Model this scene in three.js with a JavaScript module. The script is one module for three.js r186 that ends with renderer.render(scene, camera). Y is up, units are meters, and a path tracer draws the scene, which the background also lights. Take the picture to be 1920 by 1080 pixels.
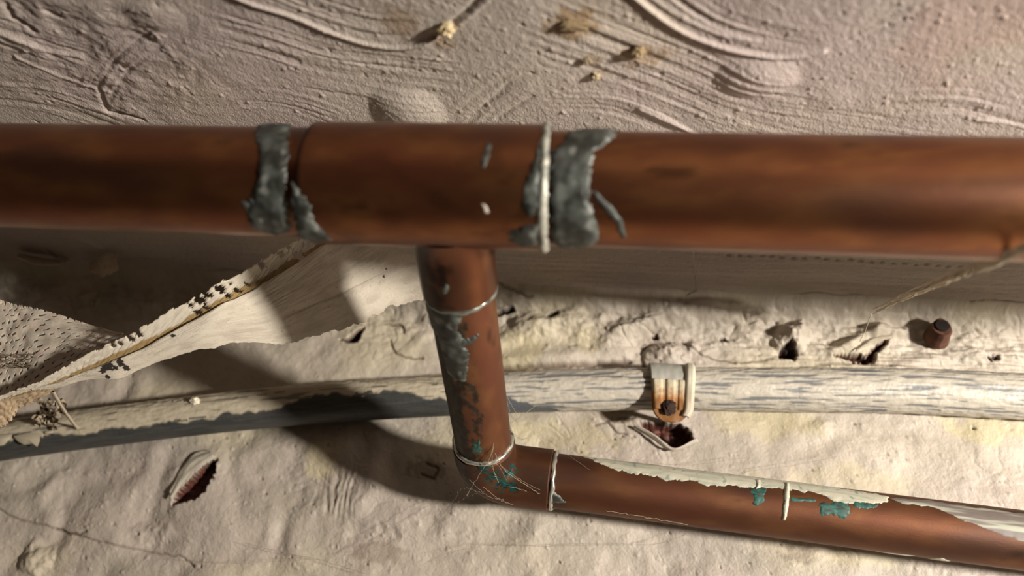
import * as THREE from 'three';
import { mergeGeometries } from 'three/addons/utils/BufferGeometryUtils.js';

// ───────────────────────── camera, light, exposure ─────────────────────────
const F = 1387;                                             // focal length in pixels of a 1920 x 1080 frame
const V = (x, y, z) => new THREE.Vector3(x, y, z);
const scene = new THREE.Scene();
scene.background = new THREE.Color(0x000000);
// room axes seen from the camera: x runs along the wall, y is up, z comes out of the wall
const AX = V(.383, -.016, .051).normalize();
const AY = V(.0979, .891, -.454); AY.addScaledVector(AX, -AY.dot(AX)).normalize();
const AZ = V().crossVectors(AX, AY);
const camera = new THREE.PerspectiveCamera(2 * Math.atan(540 / F) * 180 / Math.PI, 1920 / 1080, .01, 20);
camera.quaternion.setFromRotationMatrix(new THREE.Matrix4().makeBasis(V(AX.x, AY.x, AZ.x), V(AX.y, AY.y, AZ.y), V(AX.z, AY.z, AZ.z)));
camera.focus = .365; camera.userData.fStop = 4.6;
const H = .2132, W = .4254;                                 // ceiling height above and wall distance from the camera
const EXPOSURE = 1.0, LAMP = V(.71, -.014, .18), LAMP_POWER = 5.0, LAMP_COLOR = new THREE.Color(1, .94, .855);

const renderer = new THREE.WebGLRenderer();
renderer.toneMapping = THREE.LinearToneMapping;
renderer.toneMappingExposure = EXPOSURE;
renderer.shadowMap.enabled = true;

// ───────────────────────── helpers ─────────────────────────
let seed = 7;
const rnd = () => { seed = (seed + 0x6d2b79f5) | 0; let t = Math.imul(seed ^ (seed >>> 15), 1 | seed); t = (t + Math.imul(t ^ (t >>> 7), 61 | t)) ^ t; return ((t ^ (t >>> 14)) >>> 0) / 4294967296; };
const rr = (a, b) => a + (b - a) * rnd();
const clamp = (x, a = 0, b = 1) => Math.min(b, Math.max(a, x));
const sst = (a, b, x) => { const t = clamp((x - a) / (b - a)); return t * t * (3 - 2 * t); };
const mix = (a, b, t) => a + (b - a) * t;
function hash(i, j, s) { let h = Math.imul(i, 374761393) + Math.imul(j, 668265263) + Math.imul(s, 1274126177) | 0; h = Math.imul(h ^ (h >>> 13), 1274126177); return (h ^ (h >>> 16)) >>> 0; }
const GX = [], GY = []; for (let k = 0; k < 32; k++) { GX.push(Math.cos(k * Math.PI / 16 + .1)); GY.push(Math.sin(k * Math.PI / 16 + .1)); }
function noise(x, y, s = 0) {                                // gradient noise, about -1..1
  const i = Math.floor(x), j = Math.floor(y), u = x - i, v = y - j;
  const g = (a, b) => { const k = hash(i + a, j + b, s) & 31; return GX[k] * (u - a) + GY[k] * (v - b); };
  const fu = u * u * u * (u * (u * 6 - 15) + 10), fv = v * v * v * (v * (v * 6 - 15) + 10);
  return 1.5 * mix(mix(g(0, 0), g(1, 0), fu), mix(g(0, 1), g(1, 1), fu), fv);
}
const fbm = (x, y, n, s = 0) => { let r = 0, a = 1; for (let k = 0; k < n; k++) { r += a * noise(x, y, s + k * 17); x = x * 2.03 + 5.1; y = y * 2.03 + 1.7; a *= .5; } return r; };
const lin = (hex) => { const c = new THREE.Color(hex); return [c.r, c.g, c.b]; };
const mixC = (a, b, t) => [mix(a[0], b[0], t), mix(a[1], b[1], t), mix(a[2], b[2], t)];

const ray = (px, py) => { const v = V((px - 960) / F, (540 - py) / F, -1); return V(v.dot(AX), v.dot(AY), v.dot(AZ)); };
const at = (px, py, depth) => ray(px, py).multiplyScalar(depth);
const onWall = (px, py, gap = 0) => { const r = ray(px, py); return r.multiplyScalar((W - gap) / -r.z); };
const onCeil = (px, py, gap = 0) => { const r = ray(px, py); return r.multiplyScalar((H - gap) / r.y); };

const used = {};
const numbered = (n) => { const k = used[n] = (used[n] ?? -1) + 1; return k ? n + '_' + String(k).padStart(3, '0') : n; };
function geo(pos, idx, col, uv) {
  const g = new THREE.BufferGeometry();
  g.setAttribute('position', new THREE.BufferAttribute(pos instanceof Float32Array ? pos : new Float32Array(pos), 3));
  g.setIndex(idx instanceof Uint32Array ? new THREE.BufferAttribute(idx, 1) : idx);
  if (col) g.setAttribute('color', new THREE.BufferAttribute(col instanceof Float32Array ? col : new Float32Array(col), 3));
  if (uv) g.setAttribute('uv', new THREE.BufferAttribute(uv instanceof Float32Array ? uv : new Float32Array(uv), 2));
  g.computeVertexNormals();
  return g;
}
function obj(name, g, m, parent = scene) {
  const o = new THREE.Mesh(g, m); o.name = numbered(name); o.castShadow = o.receiveShadow = true; parent.add(o); return o;
}
function tag(o, label, category, group) { o.userData = { label, category }; if (group) o.userData.group = group; return o; }
function thing(name, label, category, p = V(0, 0, 0), group) {
  const o = new THREE.Group(); o.name = numbered(name); o.position.copy(p); scene.add(o); return tag(o, label, category, group);
}
const local = (g, parent) => g.translate(-parent.position.x, -parent.position.y, -parent.position.z);
const inside = (P, x, y) => { let c = false; for (let i = 0, j = P.length - 1; i < P.length; j = i++) { const [xi, yi] = P[i], [xj, yj] = P[j]; if ((yi > y) !== (yj > y) && x < (xj - xi) * (y - yi) / (yj - yi) + xi) c = !c; } return c; };
function segDist(P, x, y, closed = true) {
  let d = 1e9;
  for (let i = closed ? 0 : 1; i < P.length; i++) {
    const a = P[(i + P.length - 1) % P.length], b = P[i], ex = b[0] - a[0], ey = b[1] - a[1], t = clamp(((x - a[0]) * ex + (y - a[1]) * ey) / (ex * ex + ey * ey + 1e-12));
    d = Math.min(d, Math.hypot(x - a[0] - t * ex, y - a[1] - t * ey));
  }
  return d;
}
const sd = (P, x, y) => segDist(P, x, y) * (inside(P, x, y) ? 1 : -1);
const spline = (pts, n) => new THREE.CatmullRomCurve3(pts.map((p) => V(p[0], p[1], p[2] ?? 0)), false, 'centripetal').getPoints(n);

// ───────────────────────── textures: grain only ─────────────────────────
function grainTexture(size, fn, repeatMetres) {
  const d = new Uint8Array(size * size * 4);
  for (let y = 0; y < size; y++) for (let x = 0; x < size; x++) { const v = clamp(fn(x, y)) * 255, k = (y * size + x) * 4; d[k] = d[k + 1] = d[k + 2] = v; d[k + 3] = 255; }
  const t = new THREE.DataTexture(d, size, size); t.wrapS = t.wrapT = THREE.RepeatWrapping; t.magFilter = THREE.LinearFilter; t.minFilter = THREE.LinearMipmapLinearFilter; t.generateMipmaps = true;
  t.repeat.set(1 / repeatMetres, 1 / repeatMetres); t.needsUpdate = true; return t;
}
const wrapNoise = (x, y, size, cells, s) => {                // noise that repeats at the tile edge
  const f = cells / size, X = x * f, Y = y * f, i = Math.floor(X), j = Math.floor(Y), u = X - i, v = Y - j, w = (k) => ((k % cells) + cells) % cells;
  const g = (a, b) => { const k = hash(w(i + a), w(j + b), s) & 31; return GX[k] * (u - a) + GY[k] * (v - b); };
  const fu = u * u * (3 - 2 * u), fv = v * v * (3 - 2 * v);
  return 1.5 * mix(mix(g(0, 0), g(1, 0), fu), mix(g(0, 1), g(1, 1), fu), fv);
};
const sandTex = grainTexture(1024, (x, y) => .5 + .34 * Math.max(-.4, wrapNoise(x, y, 1024, 170, 3)) + .2 * wrapNoise(x, y, 1024, 90, 5) + .14 * wrapNoise(x, y, 1024, 400, 9), .10);
const plasterTex = grainTexture(1024, (x, y) => .5 + .22 * wrapNoise(x, y, 1024, 60, 13) + .18 * wrapNoise(x, y, 1024, 140, 15) + .12 * wrapNoise(x, y, 1024, 380, 19) - .9 * Math.max(0, wrapNoise(x, y, 1024, 110, 21) - .62), .19);
const copperTex = grainTexture(512, (x, y) => .5 + .22 * wrapNoise(x, y * 4, 512, 24, 31) + .15 * wrapNoise(x, y, 512, 90, 33) + .1 * wrapNoise(x, y, 512, 240, 35), .09);

const std = (o) => new THREE.MeshStandardMaterial({ vertexColors: true, ...o });
const M = {
  ceiling: std({ roughness: .88, bumpMap: sandTex, bumpScale: .00035 }),
  wall: std({ roughness: .62, bumpMap: plasterTex, bumpScale: .00042 }),
  copper: std({ roughness: .35, metalness: .9, bumpMap: copperTex, bumpScale: .00004 }),
  dullCopper: std({ roughness: .56, metalness: .72, bumpMap: copperTex, bumpScale: .00005 }),
  solder: std({ roughness: .5, metalness: .35 }),
  silver: std({ roughness: .3, metalness: .75 }),
  paint: std({ roughness: .55 }),
  conduit: std({ roughness: .5, bumpMap: plasterTex, bumpScale: .0002 }),
  paper: std({ roughness: .8, bumpMap: plasterTex, bumpScale: .0001 }),
  rust: std({ roughness: .9, metalness: .1 }),
  web: new THREE.MeshStandardMaterial({ color: '#8f8370', roughness: 1, transparent: false }),
  paleWeb: new THREE.MeshStandardMaterial({ color: '#d2c6b2', roughness: 1 }),
  dustyWeb: new THREE.MeshStandardMaterial({ color: '#7d705c', roughness: 1 }),
};

// ───────────────────────── height fields (plaster) ─────────────────────────
function axis(lo, hi, step, outLo, outHi) {                  // dense between lo and hi, ever coarser out to outLo and outHi
  const a = []; let s = step, x = lo;
  while (x > outLo + s) { s *= 1.35; x -= s; a.unshift(Math.max(x, outLo)); } if (a[0] > outLo) a.unshift(outLo);
  const first = a.length, n = Math.round((hi - lo) / step); for (let i = 0; i <= n; i++) a.push(lo + i * step);
  s = step; x = hi; while (x < outHi - s) { s *= 1.35; x += s; a.push(Math.min(x, outHi)); } if (a[a.length - 1] < outHi) a.push(outHi);
  return { a, first, n, lo, step, at: (v) => first + (v - lo) / step };
}
class Field {
  constructor(U, Vv) { this.U = U; this.V = Vv; this.nu = U.a.length; this.nv = Vv.a.length; this.h = new Float32Array(this.nu * this.nv); this.c = new Float32Array(this.nu * this.nv * 3); }
  each(fn) { for (let j = 0; j < this.nv; j++) for (let i = 0; i < this.nu; i++) fn(j * this.nu + i, this.U.a[i], this.V.a[j]); }
  box(u0, u1, v0, v1, fn) {                                  // visits the dense vertices in a rectangle
    const i0 = Math.max(this.U.first, Math.floor(this.U.at(u0))), i1 = Math.min(this.U.first + this.U.n, Math.ceil(this.U.at(u1)));
    const j0 = Math.max(this.V.first, Math.floor(this.V.at(v0))), j1 = Math.min(this.V.first + this.V.n, Math.ceil(this.V.at(v1)));
    for (let j = j0; j <= j1; j++) for (let i = i0; i <= i1; i++) fn(j * this.nu + i, this.U.a[i], this.V.a[j]);
  }
  tint(k, rgb, t) { for (let q = 0; q < 3; q++) this.c[k * 3 + q] = mix(this.c[k * 3 + q], rgb[q], t); }
  bump(c, ru, rv, h, pow = 1, fn) {
    this.box(c[0] - ru, c[0] + ru, c[1] - rv, c[1] + rv, (k, u, v) => { const d = Math.hypot((u - c[0]) / ru, (v - c[1]) / rv); if (d < 1) { const t = Math.pow(1 - d * d, pow); this.h[k] += h * t; if (fn) fn(k, t, d); } });
  }
  stain(c, ru, rv, rgb, amount, scale = 120, s = 1) {
    this.box(c[0] - 1.6 * ru, c[0] + 1.6 * ru, c[1] - 1.6 * rv, c[1] + 1.6 * rv, (k, u, v) => {
      const d = Math.hypot((u - c[0]) / ru, (v - c[1]) / rv) + .5 * fbm(u * scale, v * scale, 3, s); const t = sst(1.05, .55, d); if (t > 0) this.tint(k, rgb, t * amount);
    });
  }
  line(P, w, h, fn) {                                        // ridge (h > 0) or groove along a polyline given in field metres
    const us = P.map((p) => p[0]), vs = P.map((p) => p[1]), m = w * 2.5;
    this.box(Math.min(...us) - m, Math.max(...us) + m, Math.min(...vs) - m, Math.max(...vs) + m, (k, u, v) => {
      const d = segDist(P, u, v, false) / w; if (d < 2.5) { const t = Math.exp(-d * d); this.h[k] += h * t; if (fn) fn(k, t, u, v); }
    });
  }
  hole(P, depth, soft, wob, fn) {                            // pit inside a polygon, with a ragged rim
    const us = P.map((p) => p[0]), vs = P.map((p) => p[1]), m = soft * 3 + .004;
    this.box(Math.min(...us) - m, Math.max(...us) + m, Math.min(...vs) - m, Math.max(...vs) + m, (k, u, v) => { const d = sd(P, u, v) + wob * fbm(u * 450, v * 450, 3, 77); const t = sst(-soft * .3, soft, d); this.h[k] -= depth * t; fn(k, t, d, u, v); });
  }
  mesh(place, flip, uvScale = 1) {
    const { nu, nv } = this, pos = new Float32Array(nu * nv * 3), uv = new Float32Array(nu * nv * 2), idx = new Uint32Array((nu - 1) * (nv - 1) * 6);
    this.each((k, u, v) => { place(u, v, this.h[k], pos, k * 3); uv[k * 2] = u * uvScale; uv[k * 2 + 1] = v * uvScale; });
    let n = 0;
    for (let j = 0; j < nv - 1; j++) for (let i = 0; i < nu - 1; i++) { const a = j * nu + i, b = a + 1, c = a + nu, d = c + 1; if (flip) { idx.set([a, c, b, b, c, d], n); } else { idx.set([a, b, c, b, d, c], n); } n += 6; }
    return geo(pos, idx, this.c, uv);
  }
}
const wp = (px, py) => { const p = onWall(px, py); return [p.x, p.y]; };
const cp = (px, py) => { const p = onCeil(px, py); return [p.x, p.z]; };
const radii = (f, px, py, rx, ry) => { const c = f(px, py), a = f(px + rx, py), b = f(px, py + ry); return [c, Math.hypot(a[0] - c[0], a[1] - c[1]), Math.hypot(b[0] - c[0], b[1] - c[1])]; };
const path2 = (f, pts, n = 60) => spline(pts.map((p) => f(...p)), n).map((p) => [p.x, p.y]);

// ceiling: swirled, sand-flecked paint
const ceilF = new Field(axis(-.37, .30, .00062, -1.6, 1.6), axis(-.4300, -.155, .00062, -.4300, 1.8));
{
  const f = ceilF, base = lin('#b3a89d'), mauve = lin('#ad9f99'), cream = lin('#b7aa98');
  f.each((k, u, v) => {
    const rough = sst(1.15, .3, Math.hypot((u + .225) / .075, (v + .215) / .055));
    f.h[k] = .0012 * noise(u * 14, v * 14, 1) + .00022 * noise(u * 60, v * 60, 2) + .00013 * noise(u * 330, v * 330, 3) + .00012 * noise(u * 600, v * 600, 8)
      + rough * (.0009 * fbm(u * 60 + .5 * noise(u * 50, v * 50, 9), v * 95, 3, 4));
    const c = mixC(mixC(base, mauve, sst(-.2, .6, noise(u * 9, v * 11, 5) + .3 * noise(u * 40, v * 40, 12))), cream, sst(.1, .7, noise(u * 13 + 4, v * 13, 6)) * .7);
    const g = 1 + .05 * noise(u * 260, v * 260, 7);
    for (let q = 0; q < 3; q++) f.c[k * 3 + q] = c[q] * g;
  });
  // the comb of the brush: parallel ridges along sweeping strokes
  const sum = new Float32Array(f.h.length), cnt = new Float32Array(f.h.length);
  let sid = 100;
  const stroke = (pts, width, amp, fine = 9) => {
    const P = spline(pts, 400), n = P.length, s0 = sid++; let acc = 0;
    for (let i = 1; i < n - 1; i++) {
      const tx = P[i + 1].x - P[i - 1].x, ty = P[i + 1].y - P[i - 1].y, L = Math.hypot(tx, ty), nx = -ty / L, ny = tx / L, e = sst(0, .15, i / n) * sst(1, .8, i / n); acc += L / 2;
      for (let t = -width / 2; t <= width / 2; t += .8) {
        const x = P[i].x + nx * t, y = P[i].y + ny * t; if (y > 700 || y < -120) continue;
        const c = cp(x, y), iu = Math.round(f.U.at(c[0])), iv = Math.round(f.V.at(c[1])); if (iu < f.U.first || iu > f.U.first + f.U.n || iv < f.V.first || iv > f.V.first + f.V.n) continue;
        const k = iv * f.nu + iu, w = e * sst(width / 2, width / 2 * .55, Math.abs(t));
        const r = noise(t / fine, acc / 420, s0) + .6 * noise(t / (fine * .45), acc / 160, s0 + 50) + .4 * noise(t / 26, acc / 300, s0 + 90);
        sum[k] += 1.7 * amp * w * r; cnt[k]++;
      }
    }
  };
  stroke([[360, 40], [500, 78], [620, 118], [760, 135], [900, 150]], 90, .00034);
  stroke([[460, -40], [600, 22], [700, 50], [800, 48]], 70, .0003);
  stroke([[960, 20], [1120, 80], [1250, 130], [1400, 190], [1600, 235]], 170, .0003, 12);
  stroke([[1020, 182], [1130, 186], [1200, 206], [1290, 250]], 62, .00034, 8);
  stroke([[1230, -40], [1340, 36], [1450, 70], [1580, 88]], 70, .0003, 12);
  stroke([[-40, 176], [80, 186], [160, 210], [260, 246]], 66, .00034, 8);
  stroke([[370, 196], [460, 182], [560, 196], [660, 230]], 56, .0003, 8);
  stroke([[1660, 195], [1800, 190], [1960, 232]], 70, .00026, 11);
  stroke([[170, 190], [220, 110], [300, 50]], 90, .0004, 11);
  stroke([[560, 140], [700, 165], [880, 190]], 70, .00026);
  stroke([[-40, 40], [60, 80], [190, 120]], 60, .0004, 12);
  stroke([[850, 240], [920, 180], [1010, 120]], 80, .0003, 12);
  stroke([[1400, 200], [1600, 226], [1800, 250]], 50, .0002, 8);
  for (let k = 0; k < sum.length; k++) if (cnt[k]) f.h[k] += sum[k] / cnt[k];
  // the thick ridges left where two strokes meet, and the grooves
  const ridge = (pts, wpx, h) => { const P = path2(cp, pts, 70), [, a, b] = radii(cp, pts[1][0], pts[1][1], wpx, wpx); f.line(P, (a + b) / 2, h); };
  ridge([[390, -30], [470, 6], [540, 30], [620, 63], [690, 85], [750, 91], [790, 85], [818, 70]], 3, .0013);
  ridge([[1160, -30], [1220, 20], [1270, 54], [1330, 80], [1400, 98], [1460, 106], [1510, 104], [1545, 96]], 3.8, .0015);
  ridge([[1180, -35], [1250, 18], [1330, 58], [1420, 78]], 4, .0005);
  ridge([[-20, 54], [40, 76], [90, 96], [152, 108]], 3.2, .0008);
  ridge([[30, 106], [110, 142], [170, 164], [205, 172]], 2.6, .0006);
  ridge([[1200, 205], [1265, 235], [1310, 256]], 3, .0007);
  ridge([[1100, 178], [1160, 186], [1230, 212], [1280, 240]], 2.6, .0005);
  ridge([[640, 118], [720, 132], [760, 135]], 2.6, .0004);
  ridge([[1830, 222], [1880, 226], [1940, 242]], 3, .0006);
  ridge([[848, 42], [875, 20], [905, -12]], 4, -.0012); ridge([[862, 44], [888, 24], [920, -6]], 3, .0006);
  ridge([[1600, 80], [1690, 40], [1790, -6]], 3.4, -.0006); ridge([[1590, 72], [1660, 36], [1700, 18]], 3, -.0004);
  ridge([[880, 216], [930, 176], [956, 152]], 3, -.0005); ridge([[932, 222], [965, 200], [1000, 178]], 3, -.0006);
  ridge([[186, 168], [196, 196], [205, 210], [236, 214], [268, 222]], 3, -.0016);
  ridge([[10, 10], [24, 34], [52, 50], [62, 58]], 5, -.0015); ridge([[85, 22], [110, 34]], 5, -.0012);
  // domes over old fixings
  for (const [x, y, a, b, h] of [[766, 210, 74, 48, .0034], [1420, 146, 84, 40, .0030], [290, 30, 60, 26, .0015], [1560, 190, 50, 26, .0008]]) { const [c, ru, rv] = radii(cp, x, y, a, b); f.bump(c, ru, rv, h, 1.25); }
  for (let n = 0; n < 260; n++) { const [c, ru, rv] = radii(cp, rr(0, 1920), rr(0, 236), rr(2.5, 5.5), rr(2, 4)); f.bump(c, ru, rv, rr(.0002, .0006)); }
  for (let n = 0; n < 26; n++) { const [c, ru, rv] = radii(cp, rr(0, 1920), rr(0, 232), rr(3, 6), rr(2, 5)); f.bump(c, ru, rv, -rr(.0004, .0009)); }
  // tan stains that seeped through the paint
  for (let n = 0; n < 22; n++) { const t = n / 21, [c, ru, rv] = radii(cp, mix(1365, 1800, t) + rr(-3, 3), mix(479, 499, t) + rr(-2, 2), 7, 3); f.bump(c, ru, rv, -.0011, 1); }   // row of dents at a tape edge
  f.box(-.37, .30, -.43, -.355, (k, u, v) => { f.h[k] += sst(-.36, -.375, v) * (.0003 * noise(u * 14, v * 240, 22) + .00012 * noise(u * 40, v * 600, 23)); });
  for (const P of [[[44, 470], [62, 466], [108, 480], [70, 480]], [[58, 452], [70, 456], [104, 478], [92, 476]], [[50, 505], [75, 498], [95, 502], [60, 510]]]) f.hole(P.map((p) => cp(...p)), .010, .0012, .0006, (k, t) => f.tint(k, lin('#2a201a'), t));
  ridge([[-10, 440], [40, 452], [60, 470]], 4, .0022); ridge([[-10, 476], [60, 484], [120, 486], [170, 494]], 3.5, .002); ridge([[96, 430], [140, 444], [185, 462]], 3, .0014); ridge([[200, 488], [290, 486], [370, 500]], 3, -.001);
  const tan = lin('#8d7048');
  for (const [x, y, a, b, m] of [[750, 44, 46, 30, .5], [835, 78, 26, 18, .5], [1075, 44, 60, 30, .75], [1205, 104, 52, 24, .55], [1110, 112, 26, 14, .4], [1116, 140, 20, 10, .4]]) { const [c, ru, rv] = radii(cp, x, y, a, b); f.stain(c, ru, rv, tan, m, 260, x); }
  const pink = lin('#b29a90'); { const [c, ru, rv] = radii(cp, 1880, 40, 210, 110); f.stain(c, ru, rv, pink, .6, 30, 5); }
}
function slab(name, a, b, color, parent) {
  const g = new THREE.BoxGeometry(b[0] - a[0], b[1] - a[1], b[2] - a[2]); g.translate((a[0] + b[0]) / 2, (a[1] + b[1]) / 2, (a[2] + b[2]) / 2);
  const o = obj(name, g, new THREE.MeshStandardMaterial({ color, roughness: .9, bumpMap: plasterTex, bumpScale: .0005 }), parent ?? scene); if (!parent) o.userData.kind = 'structure'; return o;
}
function structure(name) { const g = new THREE.Group(); g.name = name; g.userData.kind = 'structure'; scene.add(g); return g; }
const ceiling = structure('ceiling');
slab('ceiling_board', [-1.7, H + .008, -.56], [1.7, H + .12, 1.9], '#b9ab9a', ceiling);
obj('painted_plaster', ceilF.mesh((u, v, h, p, k) => { p[k] = u; p[k + 1] = H - h; p[k + 2] = v; }, false), M.ceiling, ceiling);

// back wall: lumpy whitewash over brick
const wallF = new Field(axis(-.45, .27, .00066, -1.6, 1.6), axis(-.005, .2172, .00066, -1.9, .2172));
const BRICK = lin('#5e3226'), DARK = lin('#241511');
{
  const f = wallF, base = lin('#b4a99a'), pinkish = lin('#b0a498'), grey = lin('#a39a8b'), yellow = lin('#b8ad90');
  const [, ky] = wp(960, 600);
  f.each((k, u, v) => {
    const low = sst(.17, .10, v), left = sst(.08, -.12, u), top = sst(.165, .2, v);
    let h = .0030 * noise(u * 16, v * 18, 41) + (.0014 + .0012 * low * left) * noise(u * 40 + .6 * noise(u * 30, v * 30, 50), v * 44, 42) + .00045 * noise(u * 95, v * 95, 43) * (1 + noise(u * 20, v * 20, 57)) + .00016 * noise(u * 230, v * 230, 44) + .00008 * noise(u * 520, v * 520, 45);
    const rid = 1 - Math.abs(noise(u * 38 + noise(u * 60, v * 60, 70), v * 52 + noise(u * 55, v * 70, 71), 69)); h -= .00035 * sst(.8, 1, rid) * sst(.1, .5, noise(u * 14, v * 20, 72));   // fine wrinkles where the coats of paint crawled
    h += top * (.0024 * noise(u * 55, v * 100, 46) + .0012 * noise(u * 130, v * 200, 47) + .0005 * noise(u * 330, v * 400, 59) - .0016 * sst(.80, 1, 1 - Math.abs(noise(u * 42 + .7 * noise(u * 90, v * 90, 74), v * 110, 73))) * sst(-.1, .5, noise(u * 30, v * 50, 75)));
    const wood = sst(.06, .10, u) * sst(.168, .176, v) * sst(.205, .198, v);      // old batten showing its grain at the right
    h += wood * (.0009 * noise(u * 26, v * 420, 48) + .0007 * noise(u * 70, v * 900, 49) + .0015);
    const cv = clamp((v - (H - .022)) / .022), cove = .022 * (1 - Math.sqrt(1 - cv * cv * .98));
    h += cove + sst(.3, .9, cv) * (.0006 * noise(u * 24, v * 500, 58) - .4 * h);
    f.h[k] = h - .002;
    let c = mixC(base, pinkish, sst(-.1, .5, noise(u * 8, v * 10, 51) + .6 * low - .3));
    c = mixC(c, grey, sst(.1, .6, noise(u * 22, v * 22, 52)) * .6);
    c = mixC(c, yellow, sst(.15, .7, noise(u * 15 + 9, v * 20, 53) + .3 * sst(.05, .14, v) - .1) * .5);
    const g = 1 + .05 * noise(u * 180, v * 180, 54) + .04 * noise(u * 500, v * 500, 55) + .07 * fbm(u * 34, v * 34, 3, 68);
    for (let q = 0; q < 3; q++) f.c[k * 3 + q] = c[q] * g;
  });
  const yl = lin('#b9ad88');
  for (const [x, y, a, b, m] of [[970, 655, 70, 50, .6], [1100, 640, 40, 26, .4], [600, 860, 46, 40, .6], [1420, 785, 120, 40, .5], [1860, 800, 110, 30, .7], [1040, 820, 120, 40, .55], [1600, 900, 160, 30, .4], [1620, 1050, 90, 26, .4]]) { const [c, ru, rv] = radii(wp, x, y, a, b); f.stain(c, ru, rv, yl, m, 70, x); }
  const dirtAndShade = lin('#6d5c4a');  // grime tint; the spot just below the branch is the pipe shadow, painted
  for (const [x, y, a, b, m] of [[705, 1035, 60, 26, .4], [800, 880, 40, 22, .45], [1500, 1040, 40, 20, .5], [1300, 720, 60, 14, .35], [130, 440, 150, 40, .3], [940, 560, 50, 22, .3], [1700, 820, 60, 16, .2], [620, 900, 26, 50, .25], [1230, 640, 40, 30, .25]]) { const [c, ru, rv] = radii(wp, x, y, a, b); f.stain(c, ru, rv, dirtAndShade, m, 190, x); }
  // blisters, pits, crumbs
  for (let n = 0; n < 900; n++) { const [c, ru, rv] = radii(wp, rr(0, 1920), rr(780, 1075), rr(1.6, 6) * (rnd() < .15 ? 1.6 : 1), rr(1.6, 5)); f.bump(c, ru, rv, rr(.0001, .0006)); }
  for (let n = 0; n < 240; n++) { const [c, ru, rv] = radii(wp, rr(900, 1920), rr(575, 690), rr(3, 8), rr(2, 6)); f.bump(c, ru, rv, rr(.0002, .0009) * (rnd() < .3 ? -1 : 1)); }
  for (let n = 0; n < 110; n++) { const [c, ru, rv] = radii(wp, rr(0, 1920), rr(620, 1075), rr(2, 4), rr(2, 4)); f.bump(c, ru, rv, -.0009, 1, (k, t) => f.tint(k, lin('#584633'), .6 * t)); }
  for (const [x, y, a, b, h] of [[60, 1045, 36, 40, .004], [1482, 632, 40, 30, .011], [1655, 625, 60, 16, .0035], [1000, 610, 70, 24, .003], [1160, 612, 60, 26, .003], [1250, 650, 50, 22, .0022], [1300, 648, 14, 18, .0026], [1330, 560, 40, 12, .002], [280, 1000, 50, 30, .002], [1540, 800, 40, 24, .0014], [690, 1000, 60, 30, -.002], [820, 985, 70, 18, -.0012]]) { const [c, ru, rv] = radii(wp, x, y, a, b); f.box(c[0] - ru, c[0] + ru, c[1] - rv, c[1] + rv, (k, u, v) => { const d = Math.hypot((u - c[0]) / ru, (v - c[1]) / rv) + .3 * fbm(u * 90, v * 90, 3, x); if (d < 1) f.h[k] += h * Math.pow(1 - d * d, 2) * 1.2; }); }
  { const [c, ru, rv] = radii(wp, 635, 915, 46, 70); f.box(c[0] - ru, c[0] + ru, c[1] - rv, c[1] + rv, (k, u, v) => { const d = Math.hypot((u - c[0]) / ru, (v - c[1]) / rv); if (d < 1) f.h[k] += (1 - d * d) * (.0011 * noise(u * 330 + .8 * noise(u * 60, v * 60, 65), v * 70, 66) + .0004 * noise(u * 700, v * 160, 67)); }); }
  const swell = (pts, w, h) => { const P = path2(wp, pts, 40); f.line(P, w, h); };
  swell([[1140, 636], [1190, 612], [1240, 596], [1320, 580]], .006, .0045); swell([[1590, 650], [1660, 606], [1730, 570]], .005, .003); swell([[930, 640], [990, 618], [1060, 604], [1110, 612]], .007, .004); swell([[1395, 612], [1450, 590], [1520, 586]], .006, .0028);
  swell([[1560, 660], [1630, 632], [1700, 622]], .003, .0028); swell([[1680, 690], [1760, 672], [1860, 668], [1930, 676]], .004, .0026); swell([[930, 678], [1040, 668], [1170, 660]], .005, .0026);
  { const [c, ru, rv] = radii(wp, 1252, 664, 46, 22); f.box(c[0] - ru, c[0] + ru, c[1] - rv, c[1] + rv, (k, u, v) => { const d = Math.hypot((u - c[0]) / ru, (v - c[1]) / rv); if (d < 1) f.h[k] += (1 - d * d) * (.004 + .0022 * fbm(u * 170, v * 170, 3, 90)); }); }
  { const [c, ru, rv] = radii(wp, 1790, 650, 120, 40); f.box(c[0] - ru, c[0] + ru, c[1] - rv, c[1] + rv, (k, u, v) => { const d = Math.hypot((u - c[0]) / ru, (v - c[1]) / rv); if (d < 1) f.h[k] += (1 - d) * (.0016 * fbm(u * 120, v * 520, 3, 91)); }); }
  // cracks, and a painted shade line over the conduit
  const darkGroove = (pts, w, d, dark = .8) => { const P = path2(wp, pts, 50).map(([u, v]) => [u + .0006 * noise(u * 300, v * 300, 61), v + .0008 * noise(u * 260, v * 260, 62)]); f.line(P, w, -d, (k, t) => f.tint(k, lin('#55422f'), dark * t)); };
  darkGroove([[-10, 950], [20, 968], [110, 992], [180, 1014], [270, 1032], [335, 1044], [360, 1060]], .0005, .0009, .55); darkGroove([[100, 990], [140, 1000], [160, 996]], .0006, .0008);
  darkGroove([[730, 635], [737, 655], [760, 667], [790, 668]], .0007, .0012); darkGroove([[720, 602], [750, 606], [755, 618]], .0008, .0014);
  darkGroove([[1115, 795], [1150, 785], [1190, 782]], .0006, .001); darkGroove([[1140, 790], [1155, 808], [1172, 812]], .0005, .0008);
  darkGroove([[1380, 690], [1500, 688], [1560, 682], [1700, 690], [1920, 704]], .0006, .0012); darkGroove([[1280, 640], [1330, 668], [1400, 676], [1450, 668]], .0006, .001);
  darkGroove([[1210, 690], [1203, 660], [1225, 640], [1255, 640]], .0011, .0018); darkGroove([[800, 870], [822, 882], [815, 892]], .0008, .0014); darkGroove([[790, 890], [815, 898]], .0007, .0012);
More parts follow.
